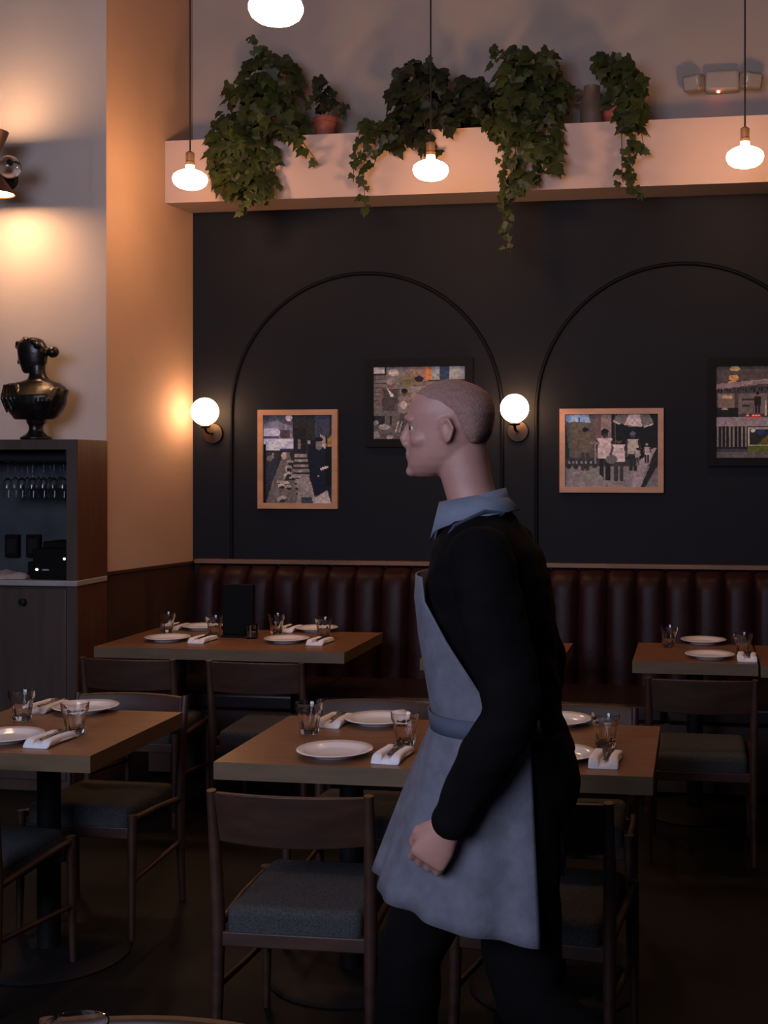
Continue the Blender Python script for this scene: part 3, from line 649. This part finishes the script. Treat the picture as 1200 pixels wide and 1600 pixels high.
# ------------------------------------------------------------------ chairs
def make_chair(label, loc, rz):
    t = thing('dining_chair', label, 'chair', loc, rz)
    for s_ in (-1, 1):
        MB().tube([(.213*s_, -.215, 0), (.211*s_, -.20, .20), (.210*s_, -.195, .40), (.213*s_, -.21, .59), (.215*s_, -.235, .762)], [.012, .016, .0185, .0165, .013], 14).build('leg', 'chair', t, sharp=60)
        MB().tube([(.208*s_, .20, 0), (.206*s_, .195, .22), (.205*s_, .19, .428)], [.010, .0145, .016], 14).build('leg', 'chair', t, sharp=60)
        MB().tube([(.210*s_, -.195, .385), (.212*s_, 0, .405), (.205*s_, .19, .412)], [.012, .011, .012], 10).build('side_rail', 'chair', t, sharp=60)
        MB().tube([(.210*s_, -.20, .225), (.206*s_, .194, .20)], .009, 10).build('stretcher', 'chair', t, sharp=60)
    b = MB(); rs = []
    for i in range(17):
        u = i/8-1; x = .206*u; y = -.222-.038*(1-u*u)
        z0, z1 = .622-.004*(1-u*u), .757+.004*(1-u*u)
        rs.append([(x, y+.008+.014, z0), (x, y-.006+.014, z0), (x, y-.012-.008, z1), (x, y-.002, z1), (x, y+.004, z1-.006)])
    b.rings(rs); b.build('backrest', 'chair', t, sharp=50, bevel=.003)
    MB().box(-.2, .2, -.205, -.18, .335, .375).build('back_rail', 'chair', t, bevel=.004)
    MB().box(-.19, .19, .175, .195, .345, .385).build('front_rail', 'chair', t, bevel=.004)
    b = MB(); nx_, ny_ = 10, 10
    b.box(-.186, .186, -.195, .205, .360, .449)
    o = b.build('seat_cushion', 'fabric', t, bevel=.024, sharp=60); o.rotation_euler = (radians(1.6), 0, 0)
    return t
ch = make_chair('walnut chair with grey seat in the centre foreground, back to the viewer', (-1.068, 3.40, 0), radians(1))
dup(ch, (-.41, 3.46, 0), radians(-7), 'walnut chair behind the walking person at the joined front table')
dup(ch, (-2.225, 3.60, 0), radians(-5), 'walnut chair at lower left, only its grey seat and right legs in view')
dup(ch, (-2.12, 4.22, 0), PI, 'walnut chair facing the viewer across the lower left table')
dup(ch, (-1.165, 4.24, 0), PI, 'walnut chair facing the viewer behind the centre table')
dup(ch, (-.43, 4.25, 0), PI+.03, 'walnut chair facing the viewer at the joined table right of the person')
dup(ch, (-2.535, 5.52, 0), 0, 'walnut chair tucked under the back left table, nearer the cabinet')
dup(ch, (-1.935, 5.52, 0), 0, 'walnut chair tucked under the right half of the back left table')
dup(ch, (.015, 5.38, 0), 0, 'walnut chair at the right banquette table')
dup(ch, (-.785, 1.575, 0), PI, 'walnut chair whose top rail just shows at the bottom edge')

# ------------------------------------------------------------------ place settings
rgp = random.Random(5)
def mk_plate(label, x, y, r=.116):
    o = MB(); k = r/.116
    prof = [(.003, .004), (.060, .003), (.064, 0), (.068, 0), (.070, .004), (.092, .012), (.1145, .0185), (.116, .0205), (.1145, .022), (.092, .0165), (.074, .009), (.062, .007), (.003, .007)]
    o.lathe([(a*k, b_) for a, b_ in prof], 48); o = o.build('plate', 'porcelain', sharp=80); o.location = (x, y, .7503); return tag(o, label, 'plate', None)
def mk_glass(label, x, y, m='glass', k=1., z=.7503, h=1.0):
    o = MB(); h_ = .103*k*h
    ro, ri = [], []
    prof = [(.003, 0), (.029, 0), (.0315, .003), (.034, h_*.3), (.037, h_*.6), (.0405, h_*.72), (.0440, h_*.78), (.0458, h_), (.0436, h_+.0004), (.0410, h_*.8), (.0355, h_*.7), (.0315, h_*.5), (.0270, .024), (.022, .017), (.003, .016)]
    o.lathe([(a*k, b_) for a, b_ in prof], 54, facet=(9, .004, h_*.70, .11)); o = o.build('water_glass', m, sharp=60); o.location = (x, y, z); o.rotation_euler[2] = rgp.random(); return tag(o, label, 'glass', None)
def mk_napkin(label, x, y, rz, where):
    t = thing('napkin', label, 'napkin', (x, y, .7503), rz)
    b = MB(); n = 14
    for (xa, xb, hh, l) in ((-.043, .043, .014, .088), (-.043, -.011, .026, .086), (.013, .043, .024, .083)):
        rs = []
        for i in range(n+1):
            u = i/n; yy = -l+2*l*u; w = .006*sin(u*7+xa*90); e = min(1, min(u, 1-u)*8+.35)
            cx_, rx = (xa+xb)/2+w*.4, (xb-xa)/2
            rs.append([(cx_+rx*copysign(abs(cos(a))**.6, cos(a)), yy, max(0.0002, hh*.5*e+hh*.5*e*copysign(abs(sin(a))**.7, sin(a)))) for a in [2*PI*k/18 for k in range(18)]])
        b.rings(rs)
    b.build('folded_cloth', 'napkin', t, sharp=80)
    c_, s_ = cos(rz), sin(rz)
    for q, nm in ((-.004, 'fork'), (.010, 'knife')):
        b = MB()
        if nm == 'fork':
            b.tube([(0, -.06, .003), (0, -.01, .004), (0, .035, .002)], [.0045, .0035, .003], 8, flat=.5)
            b.tube([(0, .033, .003), (0, .045, .002), (0, .055, .003)], [.003, .011, .011], 10, flat=.3)
            for k in range(4): b.tube([(-.0085+.0057*k, .054, .003), (-.0085+.0057*k, .085, .005)], [.002, .0012], 6)
        else:
            b.tube([(0, -.065, .003), (0, .01, .004), (0, .015, .004)], [.005, .0055, .004], 8, flat=.6)
            b.tube([(0, .014, .004), (0, .03, .004), (0, .07, .004), (.002, .088, .004)], [.004, .008, .008, .002], 10, flat=.2)
        o = b.build(nm, 'steel', sharp=60); o.location = (x+q*c_, y+q*s_, .7503+.0195); o.rotation_euler = (0, 0, rz+(.12 if nm == 'fork' else -.05))
        tag(o, 'steel %s resting on the folded napkin %s' % (nm, where), nm)
def PT(px, py): q = PZ(px, py, .75); return q.x, q.y
AR = -.06
for kind, px, py, lab in (
    ('g', 483, 1146, 'faceted tumbler at the back left of the centre table'), ('n', 524, 1130, 'far side of the centre table'), ('p', 592, 1130, 'white plate at the far side of the centre table'),
    ('p', 523, 1180, 'white plate at the near edge of the centre table'), ('n', 614, 1184, 'near edge of the centre table'), ('g', 633, 1164, 'faceted tumbler behind the near napkin of the centre table'),
    ('g', 34, 1125, 'faceted tumbler at the back of the lower left table'), ('n', 74, 1108, 'far side of the lower left table'), ('p', 134, 1111, 'white plate at the far side of the lower left table'),
    ('p', 10, 1157, 'white plate at the near edge of the lower left table, cut by the frame'), ('n', 79, 1160, 'near edge of the lower left table'), ('g', 117, 1147, 'faceted tumbler behind the near napkin of the lower left table'),
    ('p', 872, 1131, 'white plate at the far side of the joined table right of the person'), ('p', 872, 1185, 'white plate at the near edge of the joined table right of the person'), ('N', 946, 1191, 'near edge of the joined right table'), ('g', 946, 1167, 'faceted tumbler behind the napkin right of the person'),
    ('g', 261, 988, 'faceted tumbler at the far left of the back left table'), ('n', 277, 982, 'far left of the back left table'), ('p', 317, 983, 'white plate at the far side of the back left table, left half'),
    ('p', 262, 1001, 'white plate at the near left of the back left table'), ('n', 317, 1002, 'near left of the back left table'), ('g', 335, 994, 'faceted tumbler just left of the black stand'),
    ('g', 432, 990, 'faceted tumbler right of the black stand'), ('n', 454, 985, 'far right of the back left table'), ('p', 495, 986, 'white plate at the far side of the back left table, right half'),
    ('p', 448, 1003, 'white plate at the near right of the back left table'), ('n', 500, 1005, 'near right of the back left table'), ('g', 506, 997, 'faceted tumbler at the right end of the back left table'),
    ('g', 1045, 1011, 'faceted tumbler at the left of the right banquette table'), ('p', 1099, 1005, 'white plate at the far side of the right banquette table'), ('p', 1109, 1028, 'white plate at the near edge of the right banquette table'),
    ('g', 1161, 1024, 'faceted tumbler behind the napkin on the right banquette table'), ('N', 1167, 1030, 'near edge of the right banquette table'),
    ('g', 738, 1008, 'faceted tumbler on the banquette table behind the person'), ('p', 738, 1024, 'white plate on the banquette table behind the person')):
    x, y = PT(px, py); far = y > 5
    if kind == 'p': mk_plate(lab, x, y, .116 if not far else .113)
    elif kind == 'g': mk_glass(lab, x, y)
    else: mk_napkin('white folded napkin with cutlery at the '+lab, x, y, AR if kind == 'n' else -.03, 'at the '+lab)
mk_glass('faceted tumbler whose rim shows at the bottom left edge', PZ(117, 1601, .853).x, PZ(117, 1601, .853).y)
x, y = PT(371, 996)
t = thing('menu_stand', 'tall black menu stand on the back left table', 'menu stand', (x, y+.02, .7503))
MB().box(-.083, .083, -.035, .035, 0, .012).build('base', 'plastic', t, bevel=.003)
MB().box(-.082, .082, -.018, .018, .012, .272).build('panel', 'plastic', t, bevel=.006)
x, y = PT(393, 996); 
v = thing('candle_holder', 'small smoked glass candle holder right of the black stand', 'candle holder', (x+.012, y-.03, .7503))
MB().lathe([(.003, 0), (.030, 0), (.034, .01), (.036, .07), (.034, .0705), (.031, .012), (.003, .008)], 30).build('holder', 'smoke_glass', v, sharp=60)
MB().lathe([(.003, .0085), (.022, .0085), (.022, .035), (.003, .036)], 20).build('candle', 'napkin', v)

# ------------------------------------------------------------------ the walking person (faces -X; a = forward, b = towards the viewer)
PXo, PYo = -.395, 2.715
pr = thing('person', 'person in black long-sleeved top, pale collar and grey-blue apron walking left', 'person', (PXo, PYo, 0), PI)
def QF(px, py, b_):            # picture point on the plane b = b_ -> (a, b, z)
    q = PY(px, py, PYo-b_); return Vector((PXo-q.x, b_, q.z))
def ring(z, a, ra, rb, n=32, e=2.2, b0=0., tilt=0., front=1.):
    out = []
    for k in range(n):
        t_ = 2*PI*k/n; ca, sa = cos(t_), sin(t_)
        x = ra*copysign(abs(ca)**(2/e), ca)
        if ca > 0: x *= front
        out.append((a+x, b0+rb*copysign(abs(sa)**(2/e), sa), z+tilt*x))
    return out
torso = [(.86, -.01, .11, .14), (.93, 0, .125, .168), (1.0, .01, .122, .165), (1.08, .025, .112, .150), (1.18, .04, .115, .155), (1.30, .055, .122, .172), (1.38, .060, .118, .182), (1.44, .062, .098, .180), (1.48, .068, .075, .135), (1.515, .08, .062, .080)]
def limb(mb, P_, R_, n=18):
    # smooth a poly-line with catmull-rom
    pts, rad = [], []
    P_ = [Vector(p) for p in P_]
    for i in range(len(P_)-1):
        p0, p1, p2, p3 = P_[max(i-1, 0)], P_[i], P_[i+1], P_[min(i+2, len(P_)-1)]
        for k in range(5):
            t_ = k/5; pts.append(.5*((2*p1)+(-p0+p2)*t_+(2*p0-5*p1+4*p2-p3)*t_*t_+(-p0+3*p1-3*p2+p3)*t_**3)); rad.append(R_[i]*(1-t_)+R_[i+1]*t_)
    pts.append(P_[-1]); rad.append(R_[-1]); mb.tube(pts, rad, n)
    mb.ell(P_[0], (R_[0],)*3, 16, 10); mb.ell(P_[-1], (R_[-1],)*3, 16, 10)
shL = Vector((.045, .185, 1.435)); elL = QF(800, 1105, .255); wrL = QF(702, 1288, .27); fiL = QF(664, 1350, .27)
shR = Vector((.055, -.185, 1.435)); elR = Vector((-.03, -.225, 1.15)); wrR = Vector((.07, -.235, .91))
elR_f = wrR+Vector((.015, 0, -.09))
def arm(mb, sh, el, wr, grow=0.):
    limb(mb, [sh, sh.lerp(el, .5)+Vector((-.004, 0, 0)), el, el.lerp(wr, .35), wr], [.052+grow, .047+grow, .040+grow, .040+grow, .026+grow])
def leg(mb, hip, kn, an, g_=0.):
    limb(mb, [hip, hip.lerp(kn, .5)+Vector((.012, 0, 0)), kn, kn.lerp(an, .35)+Vector((-.018, 0, 0)), an], [.088+g_, .073+g_, .054+g_, .054+g_, .036+g_])
hipL, knL, anL = Vector((-.01, .085, .92)), Vector((-.05, .095, .50)), Vector((-.34, .095, .17))
hipR, knR, anR = Vector((.02, -.085, .92)), Vector((.25, -.095, .53)), Vector((.32, -.095, .10))
def hand(mb, wr, fi, side):
    d = (fi-wr).normalized()                     # along the hand
    n_ = Vector((0, side, 0)); n_ = (n_-d*n_.dot(d)).normalized()      # back of hand, outward
    w_ = d.cross(n_).normalized()
    if w_.x < 0: w_ = -w_                        # towards the front: thumb side
    rs = []
    for (t_, hw, ht) in ((-.012, .024, .021), (.02, .032, .020), (.05, .040, .017), (.08, .041, .014), (.092, .036, .010)):
        rs.append([wr+d*t_+w_*hw*cos(2*PI*k/20)+n_*ht*sin(2*PI*k/20) for k in range(20)])
    mb.rings(rs)
    for k, (off, ln) in enumerate(((.031, .9), (.0105, 1.0), (-.0105, .94), (-.030, .76))):
        p = wr+d*.082+w_*off; pts = [p]; ang = 0
        for seg_, bend in ((.038*ln, .75), (.026*ln, 1.15), (.022*ln, .8)):
            ang += bend; dd = d*cos(ang)-n_*sin(ang); pts.append(pts[-1]+dd*seg_)
        mb.tube([pts[0]-d*.02]+pts, [.0098, .0098, .0092, .0084, .0068], 12)
        for q_, r_ in zip(pts, (.0100, .0094, .0086, .0070)): mb.ell(q_, (r_,)*3, 12, 8)
    p0 = wr+d*.018+w_*.024; p1 = p0+d*.034+w_*.022-n_*.012; p2 = p1+d*.030-n_*.018-w_*.002; p3 = p2+d*.014-n_*.014-w_*.008
    mb.tube([p0, p1, p2, p3], [.014, .0125, .0105, .0085], 12)
    for q_, r_ in ((p0, .014), (p1, .0125), (p2, .0105), (p3, .0085)): mb.ell(q_, (r_,)*3, 12, 8)
HA, HZ = .150, 1.60          # head: neck axis forward offset, chin height
def head(mb):
    # z above chin, front, back (offset from HA), half width
    for_, = (None,),
    prof = [(.000, .072, .030, .020), (.010, .086, -.010, .036), (.025, .092, -.045, .050), (.045, .090, -.064, .060), (.065, .088, -.078, .065), (.085, .087, -.088, .069), (.105, .086, -.094, .072), (.120, .089, -.098, .074), (.140, .092, -.100, .076), (.165, .086, -.097, .074), (.185, .072, -.086, .066), (.200, .048, -.066, .051), (.210, .018, -.036, .030), (.213, .0, -.015, .012)]
    rs = []
    for z, f_, bk, hw in prof:
        out = []
        for k in range(36):
            t_ = 2*PI*k/36; ca, sa = cos(t_), sin(t_); c0 = HA+(f_+bk)/2; ra = (f_-bk)/2
            e = 2.25
            out.append((c0+ra*copysign(abs(ca)**(2/e), ca), hw*copysign(abs(sa)**(2/2.1), sa), HZ+z))
        rs.append(out)
    mb.rings(rs)
    f = HA
    mb.tube([(f+.080, 0, HZ+.128), (f+.090, 0, HZ+.108), (f+.101, 0, HZ+.084), (f+.096, 0, HZ+.074), (f+.084, 0, HZ+.068)], [.008, .010, .0115, .011, .008], 12)   # nose
    for s_ in (-1, 1):
        mb.ell((f+.094, .011*s_, HZ+.073), (.011, .008, .008), 12, 8)
        mb.tube([(f+.090, .012*s_, HZ+.125), (f+.088, .034*s_, HZ+.131), (f+.074, .052*s_, HZ+.124)], [.005, .0062, .004], 10)    # brow
        mb.ell((f+.050, .034*s_, HZ+.082), (.030, .030, .024), 18, 12); mb.ell((f+.0725, .031*s_, HZ+.1165), (.0115, .0155, .0045), 14, 8); mb.ell((f+.0715, .031*s_, HZ+.0985), (.0105, .0145, .0045), 14, 8)                                  # cheek
        # ear
        mb.tube([(f-.008, .072*s_, HZ+.075), (f-.018, .080*s_, HZ+.082), (f-.026, .084*s_, HZ+.105), (f-.016, .084*s_, HZ+.125), (f-.002, .078*s_, HZ+.122), (f+.002, .074*s_, HZ+.105)], .0052, 10)
        mb.ell((f-.011, .074*s_, HZ+.10), (.014, .007, .022), 14, 10)
    mb.ell((f+.0855, 0, HZ+.060), (.010, .016, .012), 16, 8); mb.ell((f+.088, 0, HZ+.0505), (.0095, .023, .0055), 16, 8); mb.ell((f+.0865, 0, HZ+.0415), (.0095, .020, .006), 16, 8); mb.ell((f+.080, 0, HZ+.029), (.012, .022, .010), 16, 8)             # lips
    mb.ell((f+.082, 0, HZ+.012), (.015, .022, .013), 16, 8)                                                                       # chin
    # neck
    rs = [ring(1.49, .075, .064, .075), ring(1.53, .088, .058, .062), ring(1.58, .105, .056, .058), ring(1.63, .118, .058, .058), ring(1.67, .125, .06, .058)]
    mb.rings(rs)
b = MB(); b.rings([ring(*r) for r in torso]); head(b)
arm(b, shL, elL, wrL); arm(b, shR, elR, wrR); hand(b, wrL, fiL, 1); hand(b, wrR, elR_f, -1)
leg(b, hipL, knL, anL); leg(b, hipR, knR, anR)
def foot(mb, an, ang, g_=0):
    f_ = Vector((cos(ang), 0, -sin(ang))); u_ = Vector((sin(ang), 0, cos(ang)))
    rs = []
    for (t_, hw, up, dn) in ((-.062, .018, -.025, -.07), (-.05, .03, .0, -.085), (-.01, .034, .03, -.088), (.05, .036, .0, -.088), (.10, .044, -.035, -.088), (.15, .042, -.052, -.088), (.18, .026, -.062, -.085)):
        hw += g_; up += g_; cz, hz = (up+dn)/2, (up-dn)/2
        rs.append([an+f_*t_+u_*(cz+hz*sin(2*PI*k/20))+Vector((0, hw*copysign(abs(cos(2*PI*k/20))**.8, cos(2*PI*k/20)), 0)) for k in range(20)])
    mb.rings(rs)
foot(b, anL, .75); foot(b, anR, -.12)
body = b.build('body', 'skin', pr); remesh(body, .0042, 3)
# eyes
for s_ in (-1, 1):
    e_ = MB().ell((HA+.0695, .031*s_, HZ+.108), (.0125, .0125, .0115), 16, 10).build('eye', 'eye', pr, sharp=80)
    MB().ell((HA+.0775, .0350*s_, HZ+.108), (.0048, .0066, .0064), 12, 8).build('iris', 'iris', e_, sharp=80)
# cropped hair
b = MB(); rs = []
for z, f_, bk, hw in ((.074, -.050, -.0800, .0560), (.088, -.030, -.0905, .0655), (.100, -.020, -.0965, .0705), (.118, -.008, -.1000, .0745), (.140, .010, -.1030, .0775), (.158, .050, -.1010, .0770), (.170, .076, -.0975, .0745), (.186, .0715, -.0880, .0675), (.201, .050, -.0680, .0525), (.2125, .019, -.037, .031), (.2165, .002, -.016, .013)):
    out = []
    for k in range(36):
        t_ = 2*PI*k/36; ca, sa = cos(t_), sin(t_); c0 = HA+(f_+bk)/2; ra = (f_-bk)/2
        out.append((c0+ra*copysign(abs(ca)**.9, ca), hw*copysign(abs(sa)**.92, sa), HZ+z))
    rs.append(out)
b.rings(rs); hr = b.build('hair', 'hair', pr); remesh(hr, .0032, 2)
# shirt: torso and sleeves
b = MB(); b.rings([ring(z, a, ra+.016, rb+.016) for z, a, ra, rb in torso[2:8]]+[ring(1.495, .07, .082, .125), ring(1.522, .08, .070, .085)])
def wrinkle(o, amp, sc, seed):
    me = o.data
    for v_ in me.vertices:
        n_ = noise.noise(Vector((v_.co.x*sc+seed, v_.co.y*sc, v_.co.z*sc*1.6))); v_.co += v_.normal*(amp*n_)
for sh, el, wr in ((shL, elL, wrL), (shR, elR, wrR)):
    limb(b, [sh+Vector((0, 0, .0)), sh.lerp(el, .5), el, el.lerp(wr, .4), wr.lerp(el, .06)], [.070, .066, .058, .056, .042])
st_ = b.build('shirt', 'shirt', pr); remesh(st_, .006, 4); wrinkle(st_, .007, 16, 3)
# cuffs open end: flat band
# collar
b = MB()
for (n_, z0, z1, r0, r1) in ((0, 1.518, 1.556, .078, .0665), (1, 1.556, 1.508, .0685, .098)):
    N = 40; ra_, rb_ = [], []
    for k in range(N+1):
        t_ = radians(-168)+radians(336)*k/N+PI     # opening at the front
        f_ = abs(k/N*2-1)
        a0, w0 = (.090, 1.0)
        lo = Vector((a0-cos(t_-PI)*0, 0, 0))
        ca, sa = cos(t_), sin(t_)
        ra_.append((a0+ca*r0*1.0+(.01 if n_ else 0), sa*r0, z0-ca*.012))
        zz = z1-(ca*.02) - (.028*f_**6 if n_ else 0)
        rb_.append((a0+ca*r1, sa*r1*.98, zz))
    b.rings([ra_, rb_], cap=False, closed=False)
cl = b.build('collar', 'collar', pr); s2 = cl.modifiers.new('solid', 'SOLIDIFY'); s2.thickness = .004; s2.offset = 0
# trousers
b = MB(); b.rings([ring(z, a, ra+.014, rb+.014) for z, a, ra, rb in ((.86, 0, .115, .15), (.93, 0, .125, .168), (1.0, .01, .122, .165), (1.05, .02, .116, .156))])
for hp, kn, an in ((hipL, knL, anL), (hipR, knR, anR)):
    limb(b, [hp, hp.lerp(kn, .5)+Vector((.012, 0, 0)), kn, kn.lerp(an, .4)+Vector((-.01, 0, 0)), an+(kn-an).normalized()*.02], [.105, .092, .076, .072, .060])
tr_ = b.build('trousers', 'shirt', pr); remesh(tr_, .008, 4); wrinkle(tr_, .008, 10, 7)
for an, ang in ((anL, .75), (anR, -.12)):
    b = MB(); foot(b, an, ang, .006); o = b.build('shoe', 'shoe', pr); remesh(o, .006, 3)
# apron: bib and skirt as open shells
def shell(name, rows, n, m, th=.004):
    b = MB(); b.rings([[f(k/n) for k in range(n+1)] for f in rows], cap=False, closed=False)
    o = b.build(name, m, ap, sharp=70); s2 = o.modifiers.new('solid', 'SOLIDIFY'); s2.thickness = th; s2.offset = 1; return o
ap = thing('apron', 'grey-blue apron', 'apron'); ap.parent = pr
for k_ in ('label', 'category'): del ap[k_]
def sup(a, ra, rb, th_, z, e=2.2):
    ca, sa = cos(th_), sin(th_); return (a+ra*copysign(abs(ca)**(2/e), ca), rb*copysign(abs(sa)**(2/e), sa), z)
def bib_row(z, a, ra, rb, am): return lambda u: sup(a, ra, rb, radians(-am+2*am*u), z)
shell('bib', [bib_row(1.39, .062, .150, .205, 42), bib_row(1.34, .060, .155, .206, 48), bib_row(1.26, .052, .155, .198, 68), bib_row(1.18, .042, .152, .188, 84), bib_row(1.10, .030, .150, .184, 96), bib_row(1.06, .024, .150, .186, 104)], 40, 'apron')
def skirt_row(t_):
    def f(u):
        th_ = radians(-118+236*u); fr = max(0, cos(th_))
        ra = .150+.105*t_**.9; rb = .186+.06*t_; a = .024+.025*t_
        pl = 1+.035*t_*sin(th_*9+1.5*t_)+.02*t_*sin(th_*17)
        x, y, z = sup(a, ra*pl, rb*pl, th_, 0)
        zh = .625+.105*(.5+.5*cos(th_))
        return (x, y, 1.075+(zh-1.075)*t_)
    return f
shell('skirt', [skirt_row(i/14) for i in range(15)], 110, 'apron')
shell('waistband', [bib_row(1.098, .030, .156, .191, 128), bib_row(1.060, .024, .157, .193, 128)], 50, 'apron_strap')
for s_ in (-1, 1):
    b = MB(); b.tube([(.165, .10*s_, 1.385), (.155, .105*s_, 1.43), (.115, .10*s_, 1.495), (.055, .088*s_, 1.525), (.02, .06*s_, 1.52)], [.012]*5, 10, flat=.3)
    b.build('neck_strap', 'apron_strap', ap)
